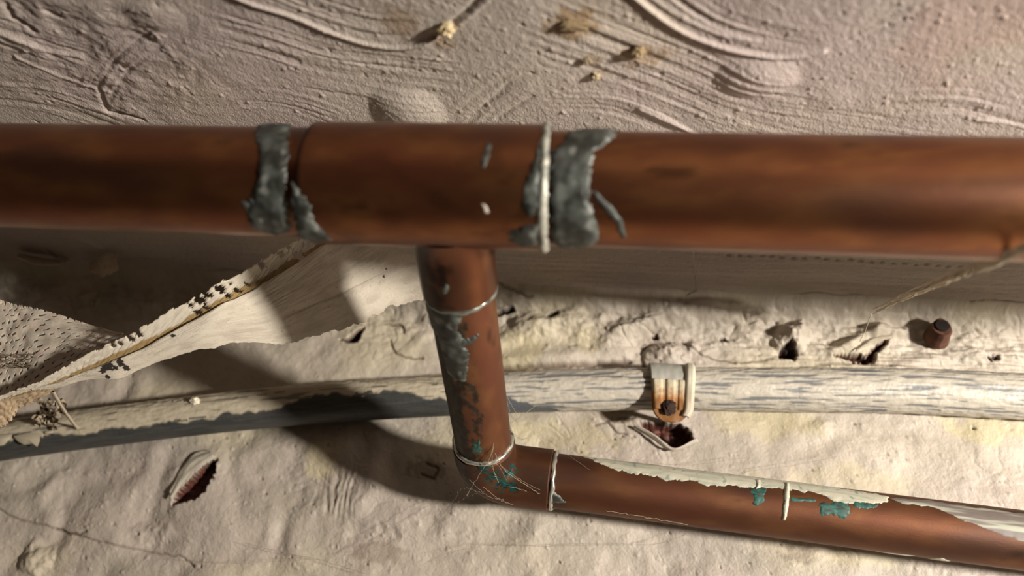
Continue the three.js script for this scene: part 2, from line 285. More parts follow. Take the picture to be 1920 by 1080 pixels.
  darkGroove([[920, 545], [960, 556], [1000, 566]], .0006, .001); darkGroove([[1795, 586], [1840, 584], [1880, 582]], .0006, .0008);
  darkGroove([[900, 694], [1000, 688], [1090, 684], [1180, 676]], .0013, .0025);  // shaded gap above the conduit, put in as a dark tinted groove
  // holes that bare the brick
  const hole = (pts, depth, soft = .0012, wob = .0008, deep = .55) => f.hole(pts.map((p) => wp(...p)), depth, soft, wob, (k, t, d, u, v) => { if (t > .02) { const n = fbm(u * 230, v * 230, 2, 80); f.tint(k, mixC(BRICK, DARK, clamp(deep + n * .7)), sst(.03, .25, t)); f.h[k] += .0016 * n * t * sst(.8, 1, t); } });
  hole([[322, 946], [324, 926], [340, 908], [358, 892], [372, 876], [392, 862], [404, 858], [400, 884], [390, 902], [384, 920], [364, 936], [345, 940]], .011, .0014, .0008, .3);
  hole([[1200, 792], [1215, 790], [1268, 792], [1290, 800], [1300, 818], [1286, 834], [1258, 842], [1240, 826], [1216, 812]], .012, .0012, .0008, .3);
  hole([[1462, 668], [1466, 650], [1482, 640], [1496, 662], [1490, 674]], .008, .0012, .0008, .8);
  hole([[1560, 668], [1600, 664], [1622, 668], [1650, 642], [1668, 634], [1664, 644], [1644, 660], [1640, 680], [1622, 684], [1596, 678]], .008, .0012, .001, .35);
  hole([[920, 588], [940, 580], [962, 576], [966, 583], [944, 589], [926, 592]], .008, .0008, .0003, .95);
  hole([[1026, 592], [1034, 587], [1046, 584], [1048, 590], [1036, 596], [1028, 597]], .008, .0008, .0003, .95);
  hole([[632, 634], [650, 632], [664, 620], [684, 610], [676, 626], [668, 640], [650, 640]], .008, .001, .0005, .6);
  hole([[1222, 628], [1232, 624], [1236, 630], [1226, 634]], .004, .0008); hole([[1352, 630], [1366, 628], [1364, 636], [1354, 637]], .004, .0008);
  hole([[1850, 670], [1868, 668], [1872, 676], [1856, 677]], .003, .0006); 
}
const wallBack = structure('wall_back');
slab('brickwork', [-1.7, -1.9, -.58], [1.7, H + .005, -W - .03], '#6a4034', wallBack);
obj('painted_plaster', wallF.mesh((u, v, h, p, k) => { p[k] = u; p[k + 1] = v; p[k + 2] = -W + h; }, false), M.wall, wallBack);
slab('floor', [-1.7, -2.0, -.58], [1.7, -1.9, 1.9], '#3b3530');
slab('wall_left', [-1.7, -1.9, -W - .02], [-1.6, H, 1.8], '#4a423a');
slab('wall_right', [1.6, -1.9, -W - .02], [1.7, H, 1.8], '#4a423a');
slab('wall_front', [-1.7, -1.9, 1.8], [1.7, H, 1.9], '#4a423a');

// ───────────────────────── the lamp that lights the place (out of frame, at the right) ─────────────────────────
{
  const t = thing('pendant_lamp', 'bare round bulb hanging on a short cord from the ceiling', 'lamp', V(LAMP.x, H, LAMP.z));
  const dark = new THREE.MeshStandardMaterial({ color: '#2a2724', roughness: .6 });
  obj('ceiling_rose', new THREE.LatheGeometry([[0, -.025], [.03, -.022], [.04, -.008], [.042, 0]].map((p) => new THREE.Vector2(...p)), 32), dark, t);
  const drop = H - LAMP.y;
  obj('cord', new THREE.CylinderGeometry(.003, .003, drop - .09, 10).translate(0, -(drop - .09) / 2, 0), dark, t);
  obj('socket', new THREE.LatheGeometry([[.004, .1], [.017, .095], [.02, .06], [.019, .036]].map((p) => new THREE.Vector2(p[0], p[1] - drop)), 28), dark, t);
  const b = obj('bulb', new THREE.SphereGeometry(.042, 32, 24).translate(0, -drop, 0), new THREE.MeshStandardMaterial({ color: '#fff4e0', emissive: '#ffe6bf', emissiveIntensity: 6, roughness: .3 }), t);
  b.castShadow = false;
  const l = new THREE.PointLight(LAMP_COLOR, LAMP_POWER); l.position.set(0, -drop, 0); l.castShadow = true; l.shadow.radius = 1.7; l.shadow.mapSize.set(2048, 2048); l.shadow.camera.near = .06; t.add(l);
}

// ───────────────────────── pipes ─────────────────────────
class Cyl {                                                  // a straight round surface: s metres along, a radians around
  constructor(A, B, r) { this.A = A.clone(); this.r = r; this.d = B.clone().sub(A); this.L = this.d.length(); this.d.normalize(); this.e1 = V(0, 0, 1).addScaledVector(this.d, -this.d.z); if (this.e1.length() < .3) this.e1 = V(0, 1, 0).addScaledVector(this.d, -this.d.y); this.e1.normalize(); this.e2 = V().crossVectors(this.d, this.e1); }
  point(s, a, r = this.r) { return this.A.clone().addScaledVector(this.d, s).addScaledVector(this.e1, r * Math.cos(a)).addScaledVector(this.e2, r * Math.sin(a)); }
  hit(px, py) {                                              // where the line of sight meets the surface (nearest approach when it misses)
    const D = ray(px, py).normalize(), m = this.A.clone().negate(), dd = D.dot(this.d), md = m.dot(this.d);
    const a = 1 - dd * dd, b = m.dot(D) - md * dd, c = m.dot(m) - md * md - this.r * this.r, q = b * b - a * c, t = (-b - Math.sqrt(Math.max(q, 0))) / a;
    const p = D.multiplyScalar(t).sub(this.A), s = p.dot(this.d); return [s, Math.atan2(p.dot(this.e2), p.dot(this.e1))];
  }
}
const COP = { a: lin('#764a32'), b: lin('#895b3a'), c: lin('#5c3f32'), d: lin('#794733'), dark: lin('#271d17'), gold: lin('#9c6c38') };
function copperColour(s, a, r, o = 0, dim = 1) {                      // brown, orange and purplish tarnish in soft streaks
  const w = a * r, n = fbm(s * 38 + o, w * 80, 3, 201), m = fbm(s * 14 + o, w * 46, 2, 211), k = noise(s * 90 + o, w * 240, 221);
  let c = mixC(COP.a, COP.b, sst(-.3, .7, n)); c = mixC(c, COP.c, sst(.05, .8, m) * .8); c = mixC(c, COP.d, sst(.1, .7, -m) * .6);
  c = mixC(c, COP.dark, sst(.55, 1.1, n + .3 * k) * .6); const g = dim * (1 + .07 * k); return [c[0] * g, c[1] * g, c[2] * g];
}
function round(cyl, s0, s1, ns, na, radius, colour) {        // a tube along a Cyl with radius(s, a) and colour(s, a)
  const pos = [], col = [], uv = [], idx = [];
  for (let i = 0; i <= ns; i++) { const s = mix(s0, s1, i / ns); for (let j = 0; j <= na; j++) { const a = -Math.PI + 2 * Math.PI * j / na, r = radius(s, a); pos.push(...cyl.point(s, a, r).toArray()); col.push(...colour(s, a, r)); uv.push(s, a * cyl.r); } }
  for (let i = 0; i < ns; i++) for (let j = 0; j < na; j++) { const p = i * (na + 1) + j, q = p + na + 1; idx.push(p, p + 1, q, p + 1, q + 1, q); }
  const g = geo(pos, idx, col, uv), n = g.attributes.normal; // close the seam
  for (let i = 0; i <= ns; i++) { const p = i * (na + 1), q = p + na, v = V(n.getX(p) + n.getX(q), n.getY(p) + n.getY(q), n.getZ(p) + n.getZ(q)).normalize(); n.setXYZ(p, ...v.toArray()); n.setXYZ(q, ...v.toArray()); }
  return g;
}
// a smear lying on a Cyl: outline in (s, a), thickness t, own colours
let smearSeed = 300;
function smear(cyl, outline, t, colour, o = {}) {
  const r = cyl.r, P = outline.map(([s, a]) => [s, a * r]), us = P.map((p) => p[0]), vs = P.map((p) => p[1]), m = .002, step = o.step ?? .0004, S = smearSeed++;
  const u0 = Math.min(...us) - m, u1 = Math.max(...us) + m, v0 = Math.min(...vs) - m, v1 = Math.max(...vs) + m, nu = Math.ceil((u1 - u0) / step), nv = Math.ceil((v1 - v0) / step);
  const pos = [], col = [], idx = [], id = [], uv = [], ok = [];
  for (let j = 0; j <= nv; j++) for (let i = 0; i <= nu; i++) {
    const u = u0 + i * step, v = v0 + j * step, d = sd(P, u, v) + (o.wob ?? .0009) * fbm(u * (o.freq ?? 420), v * (o.freq ?? 420), 3, S), lump = .6 + .6 * (.5 + .5 * fbm(u * 150, v * 150, 2, S + 5));
    ok.push(d > -.0005); id.push(pos.length / 3);
    const h = d <= 0 ? mix(-.0003, 0, clamp(1 + d / .0005)) : t * Math.sqrt(clamp(d / (o.edge ?? .0022))) * lump;
    const c = cyl.point(u, v / r, r + h + .00008); pos.push(c.x, c.y, c.z); col.push(...colour(u, v, d, S)); uv.push(u, v);
  }
  for (let j = 0; j < nv; j++) for (let i = 0; i < nu; i++) { const a = j * (nu + 1) + i, b = a + 1, c = a + nu + 1, d = c + 1; if (ok[a] && ok[b] && ok[c]) idx.push(a, b, c); if (ok[b] && ok[d] && ok[c]) idx.push(b, d, c); }
  return geo(pos, idx, col, uv);
}
const SOL = [lin('#33342f'), lin('#5a5e59'), lin('#9a9c96'), lin('#201f1a')];
const solderColour = (u, v, d, S) => { const n = fbm(u * 110, v * 110, 3, S + 9), m = fbm(u * 170, v * 170, 2, S + 13); let c = mixC(SOL[0], SOL[1], sst(-.5, .6, n)); c = mixC(c, SOL[2], sst(.35, 1, m + .3 * n) * .7); return mixC(c, SOL[3], sst(.1, .8, -m) * .7); };
const VERD = [lin('#174a42'), lin('#1f6055'), lin('#142e2a')];
const verdColour = (u, v, d, S) => { const n = fbm(u * 300, v * 600, 3, S + 9); return mixC(mixC(mixC(VERD[0], VERD[1], sst(-.1, .7, n)), VERD[2], sst(.1, .6, -n)), lin('#4a3020'), sst(.1, .7, fbm(u * 500, v * 900, 2, S + 4)) * .8); };
const PAINT = [lin('#b9b5a2'), lin('#a3a494'), lin('#7f8a80')];
const paintColour = (u, v, d, S) => { const n = fbm(u * 60, v * 500, 3, S + 9), m = fbm(u * 300, v * 300, 2, S + 3); return mixC(mixC(PAINT[0], PAINT[1], sst(-.1, .6, n)), PAINT[2], sst(.3, .9, m)); };
const px = (cyl, pts) => pts.map((p) => cyl.hit(...p));

const MY = .1528, MZ = -.219, MR = .0205;
const pipeRun = thing('copper_pipe_run', 'soldered brown copper pipe run with a tee, a riser and an elbow before the wall', 'pipe', V(-.0623, MY, MZ));
const run = (name, g, m) => obj(name, local(g, pipeRun), m, pipeRun);
const main = new Cyl(V(-1.6, MY, MZ), V(1.6, MY, MZ), MR), TEE_R = .0226, tee = new Cyl(V(-1.6, MY, MZ), V(1.6, MY, MZ), TEE_R);
const teeL = tee.hit(549, 330)[0], teeR = tee.hit(1020, 350)[0];
// main pipe in two lengths
const mainLeft = run('main_pipe', round(main, 0, teeL + .008, 420, 72, () => MR, (s, a, r) => copperColour(s, a, r)), M.copper);
const mainRight = run('main_pipe', round(main, teeR - .008, 3.2, 420, 72, () => MR, (s, a, r) => { const c = copperColour(s, a, r, 7); const n = noise(s * 60 + a * 6, a * 3 + s * 20, 240); return mixC(c, COP.gold, sst(.45, .7, n) * .35); }), M.copper);
// riser, elbow and branch
const riserTop = V(-.0615, MY, MZ), corner = at(915, 885, .388), riser = new Cyl(riserTop, corner, .0140), socket = new Cyl(riserTop, corner, .01565);
const branchEnd = at(1880, 1008, .353), branchDir = branchEnd.clone().sub(corner).normalize(), branch = new Cyl(corner, corner.clone().addScaledVector(branchDir, .95), .0139);
const SOOT_SHADE = riser.hit(818, 700)[1];                        // riser side darkened in the colour: painted shade plus flux residue
const sockEnd = socket.hit(790, 552)[0];
{
  const dark = (c, k) => mixC(c, COP.dark, k);
  const body = round(tee, teeL, teeR, 240, 72, (s) => TEE_R - .0012 * Math.pow(clamp(1 - (s - teeL) / .0012), 2) - .001 * Math.pow(clamp(1 - (teeR - s) / .001), 2), (s, a, r) => dark(copperColour(s, a, r, 3), .25 * sst(.2, .6, noise(s * 60, a * 2.5, 251)) + sst(.0035, .0008, s - teeL) * .9));
  const rim = [];                                            // end faces between fitting and pipe
  for (const s of [teeL, teeR]) { const g = round(tee, s - .0001, s + .0001, 1, 72, (q) => (q < s) === (s === teeL) ? MR - .0005 : TEE_R - .001, () => COP.dark); rim.push(g); }
  const neck = round(socket, .0145, sockEnd, 90, 64, (s) => .01565 + .0026 * Math.pow(clamp(1 - (s - .0145) / .013), 2) - .001 * Math.pow(clamp(1 - (sockEnd - s) / .001), 2), (s, a, r) => dark(copperColour(s, a, r, 11, .85), .9 * sst(-.05, .35, Math.cos(a - SOOT_SHADE) - .35 + .5 * fbm(s * 90, a * 2.4, 3, 237))));  // neck darkened on the same side, shade painted into the copper
  const end = round(socket, sockEnd - .0001, sockEnd + .0001, 1, 64, (q) => q < sockEnd ? .01465 : .0139, () => COP.dark);
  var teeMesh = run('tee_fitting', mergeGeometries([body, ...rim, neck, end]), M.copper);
}
const riserMesh = run('riser_pipe', round(riser, .03, riser.L - .012, 420, 160, () => riser.r, (s, a, r) => { const f = Math.cos(a - SOOT_SHADE), n = fbm(s * 90, a * 2.4, 3, 231) + .4 * fbm(s * 330, a * 7, 2, 233); return mixC(copperColour(s, a, r, 17, .78), mixC(lin('#2b241c'), lin('#3c3a30'), sst(-.4, .5, fbm(s * 200, a * 5, 3, 235))), sst(-.05, .3, f - .22 + .5 * n) * .94); }), M.dullCopper);
const branchMesh = run('branch_pipe', round(branch, .016, .95, 420, 64, () => branch.r, (s, a, r) => copperColour(s, a, r, 23, .62)), M.dullCopper);
const ARM1 = .027, ARM2 = .0345, BEND = .0175;
const elbowPts = []; {
  const p0 = corner.clone().addScaledVector(riser.d, -ARM1), p1 = corner.clone().addScaledVector(riser.d, -BEND), p2 = corner.clone().addScaledVector(branchDir, BEND), p3 = corner.clone().addScaledVector(branchDir, ARM2);
  for (let i = 0; i < 24; i++) elbowPts.push(p0.clone().lerp(p1, i / 24));
  for (let i = 0; i < 90; i++) { const t = i / 90, q = (1 - t) * (1 - t), w = 2 * t * (1 - t); elbowPts.push(p1.clone().multiplyScalar(q).addScaledVector(corner, w).addScaledVector(p2, t * t)); }
  for (let i = 0; i <= 36; i++) elbowPts.push(p2.clone().lerp(p3, i / 36));
}
function bentTube(pts, na, radius, colour) {                 // a tube along points, frames carried along
  const pos = [], col = [], uv = [], idx = [], n = pts.length; let e = null, s = 0;
  for (let i = 0; i < n; i++) {
    const T = pts[Math.min(n - 1, i + 1)].clone().sub(pts[Math.max(0, i - 1)]).normalize(); if (i) s += pts[i].distanceTo(pts[i - 1]);
    if (!e) { e = V(0, 0, 1).addScaledVector(T, -T.z); if (e.length() < .35) e = V(0, 1, 0).addScaledVector(T, -T.y); } e.addScaledVector(T, -e.dot(T)).normalize(); const b = V().crossVectors(T, e);
    for (let j = 0; j <= na; j++) { const a = -Math.PI + 2 * Math.PI * j / na, r = radius(s, a, i / (n - 1)); const p = pts[i].clone().addScaledVector(e, r * Math.cos(a)).addScaledVector(b, r * Math.sin(a)); pos.push(p.x, p.y, p.z); if (colour) col.push(...colour(s, a, r, p)); uv.push(s, a * r); }
  }
  for (let i = 0; i < n - 1; i++) for (let j = 0; j < na; j++) { const p = i * (na + 1) + j, q = p + na + 1; idx.push(p, p + 1, q, p + 1, q + 1, q); }
  const g = geo(pos, idx, colour ? col : null, uv), nn = g.attributes.normal;
  for (let i = 0; i < n; i++) { const p = i * (na + 1), q = p + na, v = V(nn.getX(p) + nn.getX(q), nn.getY(p) + nn.getY(q), nn.getZ(p) + nn.getZ(q)).normalize(); nn.setXYZ(p, ...v.toArray()); nn.setXYZ(q, ...v.toArray()); }
  return g;
}
const EL_R = .01565, elbowMesh = run('elbow_fitting', bentTube(elbowPts, 180, (s, a, t) => EL_R - .0014 * (t < .02 || t > .98), (s, a, r, p) => mixC(copperColour(s, a, r, 31, .66), COP.dark, .85 * sst(.003, -.004, p.x - corner.x + .35 * (p.z - corner.z) + .006 * fbm(p.x * 260, p.y * 260 + p.z * 180, 3, 33)) + .2)), M.dullCopper);  // left of the bend blackened in colour, shade and residue together
// solder beads at the joints
function bead(cyl, s, thick, colour, parent, name = 'solder_bead', a0 = -Math.PI, a1 = Math.PI) {
  const pts = []; for (let i = 0; i <= 90; i++) { const a = mix(a0, a1, i / 90); pts.push(cyl.point(s + .0005 * noise(a * 3, s * 100, 261), a, cyl.r + thick * .2)); }
  return obj(name, local(bentTube(pts, 10, (q, a, t) => thick * (1 + .35 * noise(q * 260, a, 263)), (q, a) => mixC(colour, SOL[1], sst(.1, .6, noise(q * 240, a, 265)))), pipeRun), M.silver, parent);
}
const BRIGHT = lin('#c9c7bb');
bead(riser, riser.L - ARM1 - .0004, .0012, BRIGHT, elbowMesh); bead(branch, ARM2 + .0003, .0012, BRIGHT, elbowMesh);  bead(riser, sockEnd + .0008, .0013, lin('#8f9188'), teeMesh);
const add = (name, cyl, pts, t, colour, m, parent, o) => obj(name, local(smear(cyl, px(cyl, pts), t, colour, o), pipeRun), m, parent);
// grey solder smeared over the joints
add('solder_bead', tee, [[1021, 232], [1033, 232], [1028, 300], [1025, 380], [1029, 470], [1013, 470], [1009, 380], [1013, 300]], .0012, (u, v, d, S) => mixC(lin('#a9a79b'), lin('#7d7d74'), sst(-.2, .6, fbm(u * 200, v * 200, 2, S))), M.solder, teeMesh, { wob: .0003, edge: .0015 });
add('white_speck', tee, [[904, 382], [912, 386], [916, 398], [908, 398]], .0006, (u, v, d, S) => lin('#b5aa9c'), M.paint, teeMesh, { wob: .0002 });
add('solder_smear', main, [[486, 236], [545, 232], [542, 290], [536, 330], [538, 380], [548, 430], [520, 440], [474, 426], [464, 396], [472, 370], [484, 335], [487, 300], [481, 265]], .0011, solderColour, M.solder, mainLeft);
add('solder_smear', main, [[452, 378], [466, 380], [480, 398], [474, 406], [460, 394]], .0006, solderColour, M.solder, mainLeft, { wob: .0004 });
add('solder_smear', tee, [[550, 340], [568, 368], [584, 388], [586, 410], [604, 430], [622, 450], [585, 453], [562, 444], [552, 412]], .0009, solderColour, M.solder, teeMesh);
add('solder_smear', tee, [[1013, 262], [1004, 292], [986, 338], [979, 384], [990, 408], [1006, 396], [1014, 370], [1014, 300]], .0008, solderColour, M.solder, teeMesh);
add('solder_smear', tee, [[952, 438], [976, 426], [1010, 420], [1016, 458], [980, 462], [958, 452]], .0009, solderColour, M.solder, teeMesh);
add('solder_smear', tee, [[912, 266], [922, 272], [918, 292], [908, 314], [902, 308], [908, 288]], .0005, solderColour, M.solder, teeMesh, { wob: .0004 });
add('solder_smear', main, [[1034, 282], [1058, 270], [1064, 250], [1096, 244], [1160, 246], [1146, 264], [1112, 286], [1108, 330], [1104, 370], [1116, 408], [1124, 440], [1114, 458], [1060, 462], [1034, 454], [1030, 400], [1031, 320]], .0011, solderColour, M.solder, mainRight);
add('solder_smear', main, [[1112, 358], [1124, 366], [1150, 392], [1166, 414], [1174, 444], [1166, 446], [1154, 416], [1136, 396], [1116, 376]], .0007, solderColour, M.solder, mainRight, { wob: .0004 });
add('solder_smear', riser, [[800, 560], [850, 560], [880, 552], [906, 530], [908, 546], [890, 566], [868, 584], [858, 618], [866, 636], [898, 626], [896, 634], [872, 648], [880, 664], [876, 692], [874, 714], [852, 712], [838, 692], [830, 660], [822, 630], [806, 590]], .0013, solderColour, M.solder, riserMesh);
add('solder_smear', riser, [[800, 570], [842, 582], [880, 570], [905, 546], [909, 560], [890, 582], [852, 598], [806, 590]], .0010, solderColour, M.solder, riserMesh, { wob: .0007 });
add('solder_smear', socket, [[828, 540], [836, 532], [842, 536], [838, 550], [830, 552]], .0008, solderColour, M.solder, teeMesh, { wob: .0003 });
add('solder_smear', branch, [[1030, 905], [1038, 920], [1052, 934], [1062, 942], [1020, 944], [1018, 925]], .0009, solderColour, M.solder, branchMesh, { wob: .0005 });
// verdigris
add('verdigris_patch', riser, [[888, 828], [894, 836], [898, 826], [903, 848], [888, 850], [882, 842]], .0003, verdColour, M.paint, riserMesh, { wob: .0009, step: .0003 });
const elbowSkin = new Cyl(corner.clone().addScaledVector(riser.d, -.02), corner.clone().addScaledVector(branchDir, .02), .0185);
add('verdigris_patch', branch, [[1406, 914], [1436, 918], [1432, 938], [1418, 954], [1412, 940]], .0003, verdColour, M.paint, branchMesh, { wob: .001, step: .0003 });
add('verdigris_patch', branch, [[1482, 933], [1530, 936], [1528, 940], [1484, 939]], .0003, verdColour, M.paint, branchMesh, { wob: .0003, step: .0003 });
add('verdigris_patch', branch, [[1538, 942], [1590, 944], [1594, 958], [1586, 974], [1566, 966], [1542, 968], [1536, 956]], .0003, verdColour, M.paint, branchMesh, { wob: .0011, step: .0003 });
add('verdigris_patch', branch, [[1596, 938], [1646, 946], [1640, 950], [1618, 954], [1602, 950]], .0003, verdColour, M.paint, branchMesh, { wob: .0008, step: .0003 });
// old wall paint along the top of the branch
add('paint_strip', branch, [[1090, 856], [1200, 866], [1340, 886], [1500, 904], [1640, 926], [1668, 932], [1660, 942], [1610, 946], [1560, 938], [1530, 924], [1500, 920], [1480, 918], [1440, 914], [1400, 912], [1330, 910], [1290, 900], [1256, 902], [1220, 892], [1170, 886], [1130, 872]], .0003, paintColour, M.paint, branchMesh, { wob: .0011, freq: 260 });
add('paint_strip', branch, [[1668, 934], [1740, 938], [1830, 952], [1960, 968], [1960, 1024], [1880, 1004], [1810, 976], [1740, 948], [1690, 944]], .0002, (u, v, d, S) => mixC(PAINT[1], lin('#6b625c'), sst(-.4, .5, fbm(u * 30, v * 420, 3, S) + .3)), M.paint, branchMesh, { wob: .0006, freq: 200 });
add('paint_drip', branch, [[1471, 906], [1480, 907], [1480, 930], [1476, 960], [1472, 976], [1466, 974], [1468, 950], [1470, 926]], .0011, paintColour, M.paint, branchMesh, { wob: .0002, edge: .0012, step: .0003 });
add('paint_drip', branch, [[1416, 900], [1426, 901], [1426, 914], [1418, 916]], .001, paintColour, M.paint, branchMesh, { wob: .0002, edge: .0012, step: .0003 });
add('paint_fleck', branch, [[1642, 1034], [1690, 1039], [1716, 1042], [1700, 1045], [1660, 1041]], .0004, paintColour, M.paint, branchMesh, { wob: .0002, step: .0003 });
add('paint_fleck', branch, [[1736, 1047], [1766, 1046], [1782, 1052], [1770, 1055], [1744, 1051]], .0004, paintColour, M.paint, branchMesh, { wob: .0002, step: .0003 });
{ // verdigris crusted over the bend: colour of the metal there, with a ragged outline
  const rc = new THREE.Raycaster(), spots = []; pipeRun.updateMatrixWorld(true);
  for (const [x, y, r] of [[896, 868, .003], [908, 880, .004], [924, 893, .0045], [940, 906, .0045], [952, 888, .004], [958, 876, .0025], [962, 914, .003]]) { rc.set(V(0, 0, 0), ray(x, y).normalize()); const h = rc.intersectObject(elbowMesh, false)[0]; if (h) spots.push([h.point.sub(pipeRun.position), r]); }
  const p = elbowMesh.geometry.attributes.position, c = elbowMesh.geometry.attributes.color, q = V();
  for (let i = 0; i < p.count; i++) { q.fromBufferAttribute(p, i); let m = 0; for (const [o, r] of spots) m = Math.max(m, 1.25 - o.distanceTo(q) / r * .8); const t = sst(.35, .65, m + .8 * fbm(q.x * 480 + 3, q.y * 480 + q.z * 260, 3, 441) - .15); if (t > 0) { const v = verdColour(q.x, q.y + q.z, 0, 443); c.setXYZ(i, mix(c.getX(i), v[0] * .9, t), mix(c.getY(i), v[1] * 1.1, t), mix(c.getZ(i), v[2] * 1.25, t)); } }
}

// ───────────────────────── conduit on the wall ─────────────────────────
const conduitPx = [[-420, 905, .016], [-200, 864, .016], [0, 828, .016], [200, 800, .015], [400, 776, .014], [600, 757, .0125], [830, 743, .0115], [1000, 735, .011], [1200, 729, .011], [1500, 731, .011], [1700, 733, .011], [1920, 744, .011], [2200, 762, .011], [2600, 790, .011]];
const conduitKnots = conduitPx.map(([x, y, g]) => onWall(x, y, g).toArray());
conduitKnots.unshift([-.8, conduitKnots[0][1] - .055, -W + .022]); conduitKnots.push([.7, conduitKnots.at(-1)[1] - .012, -W + .016]);
const conduitPts = spline(conduitKnots, 3600);
const conduit = thing('conduit', 'grey round conduit running along the wall under flaking cream paint', 'conduit', conduitPts[0]);
{
  const bare = lin('#3a3b3a'), bare2 = lin('#474643'), cream = lin('#b9ae98'), blue = lin('#6a7078'), R = .0118;
  const xs = conduitPts; let acc = [0]; for (let i = 1; i < xs.length; i++) acc.push(acc[i - 1] + xs[i].distanceTo(xs[i - 1]));
  const xAt = (s) => { let i = 0, j = acc.length - 1; while (j - i > 1) { const k = (i + j) >> 1; if (acc[k] > s) j = k; else i = k; } return mix(xs[i].x, xs[j].x, (s - acc[i]) / (acc[j] - acc[i])); };
  const xRiser = onWall(870, 743).x, xEnd = onWall(1215, 730).x;
  // how far paint reaches round the tube: elevation angle of its ragged lower edge
  const edge = (x, s) => { const f = x < xRiser ? mix(.62, .42, sst(-.36, -.10, x)) - .10 * sst(-.22, -.16, x) * sst(-.10, -.15, x) : mix(.62, 1.3, sst(xRiser, xEnd, x)); const el = Math.asin(clamp(1 - 2 * f, -1, 1)) - .33 - (f > 1 ? 1.2 : 0); return el + .30 * noise(s * 45, .37, 271) + .14 * noise(s * 150, 1.37, 273) + .05 * noise(s * 420, 2.37, 275); };
  const mask = (s, a, x) => { const el = Math.atan2(Math.sin(a), Math.cos(a)); const e = edge(x, s); let m = sst(-.08, .05, el - e); const drip = x < -.33 ? sst(.25, .8, noise(s * 70, 3.37, 277)) * .55 : 0; if (drip) m = Math.max(m, sst(-.08, .05, el - e + drip)); 
    const worn = fbm(s * 34, a * 5 + .6 * noise(s * 14, a, 279), 3, 281); return (x < xRiser && noise(s * 26, a * 3.3, 309) + .3 * noise(s * 150, a * 14, 310) > .62 ? .1 : 1) * m * (x > xRiser ? 1 - .85 * sst(.15, .5, worn + .35 * noise(s * 20, a * 22, 283)) * sst(-1.6, -.2, 1.2 - Math.abs(el)) : 1 - .7 * sst(.35, .6, worn)); };
  // angle 0 points out of the wall, pi/2 up: bentTube frame starts with e = z, b = T x e = down, so flip
  const g = bentTube(xs, 96, (s, a) => { const x = xAt(s), m = mask(s, -a, x); return R + .0006 * m * (.7 + .6 * fbm(s * 120, a * 8, 3, 291)) + .00025 * m * noise(s * 30, a * 40, 293) + .0005 * sst(.0, .2, x); },
    (s, a) => { const x = xAt(s), m = mask(s, -a, x); const b = mixC(bare, bare2, sst(-.3, .5, fbm(s * 50, a * 12, 2, 295))); let c = mixC(cream, lin('#b5a992'), sst(.0, .6, fbm(s * 90, a * 7, 2, 297))); const st = noise(s * 14 + .8 * noise(s * 12, a * 2, 301), a * 15 + s * 22, 303) + .8 * noise(s * 30, a * 34 + s * 40, 305); const far = sst(xRiser - .012, xRiser + .02, x); c = mixC(c, mixC(mixC(c, lin('#b9b4aa'), .6), blue, sst(.6, 1.05, st + .5 * noise(s * 9, a * 1.5, 307) - .1) * .75), far); return mixC(mixC(b, blue, .55 * far), c, m); });
  obj('tube', local(g, conduit), M.conduit, conduit);
  // flakes of paint standing off the tube at the far left
  const flake = (pts, gap, t = .0008) => {
    const P = pts.map(([x, y]) => onWall(x, y, gap)), c = P.reduce((a, b) => a.add(b), V(0, 0, 0)).divideScalar(P.length), pos = [], col = [], idx = [], n = P.length;
    for (const off of [t, -t * .5]) { for (const p of P) { pos.push(p.x, p.y, p.z + off * .3); col.push(...mixC(cream, lin('#a99b84'), rnd() * .6)); } pos.push(c.x, c.y, c.z + off + .0012); col.push(...cream); }
    for (let i = 0; i < n; i++) { const j = (i + 1) % n; idx.push(i, n, j, n + 1 + i, n + 1 + j, 2 * n + 1, i, j, n + 1 + i, j, n + 1 + j, n + 1 + i); }
    return obj('paint_flake', local(geo(pos, idx, col), conduit), M.paint, conduit);
  };
  flake([[-20, 818], [24, 812], [20, 822], [8, 834], [-12, 838]], .029); flake([[26, 818], [50, 812], [74, 812], [75, 826], [70, 838], [64, 832], [46, 834], [34, 828]], .029);
  flake([[82, 810], [104, 806], [100, 812], [86, 814]], .028);
  obj('crumb', local(crumb(onWall(366, 752, .026), .0028, '#e6dcc6', 11), conduit), M.paint, conduit);
}
function crumb(p, r, hex, s, sx = 1, sy = .7, sz = 1) {       // a lumpy bit of plaster
  const g = new THREE.IcosahedronGeometry(1, 4), q = g.attributes.position, c = [], base = lin(hex);
  for (let i = 0; i < q.count; i++) { const x = q.getX(i), y = q.getY(i), z = q.getZ(i), n = 1 + .35 * fbm(x * 1.6 + s, y * 1.6 + z * 1.3, 3, s); q.setXYZ(i, x * n * r * sx, y * n * r * sy, z * n * r * sz); const k = 1 + .12 * noise(x * 4 + s, y * 4 + z * 3, s + 2); c.push(base[0] * k, base[1] * k, base[2] * k); }
  g.setAttribute('color', new THREE.Float32BufferAttribute(c, 3)); g.translate(p.x, p.y, p.z); g.computeVertexNormals(); return g;
}

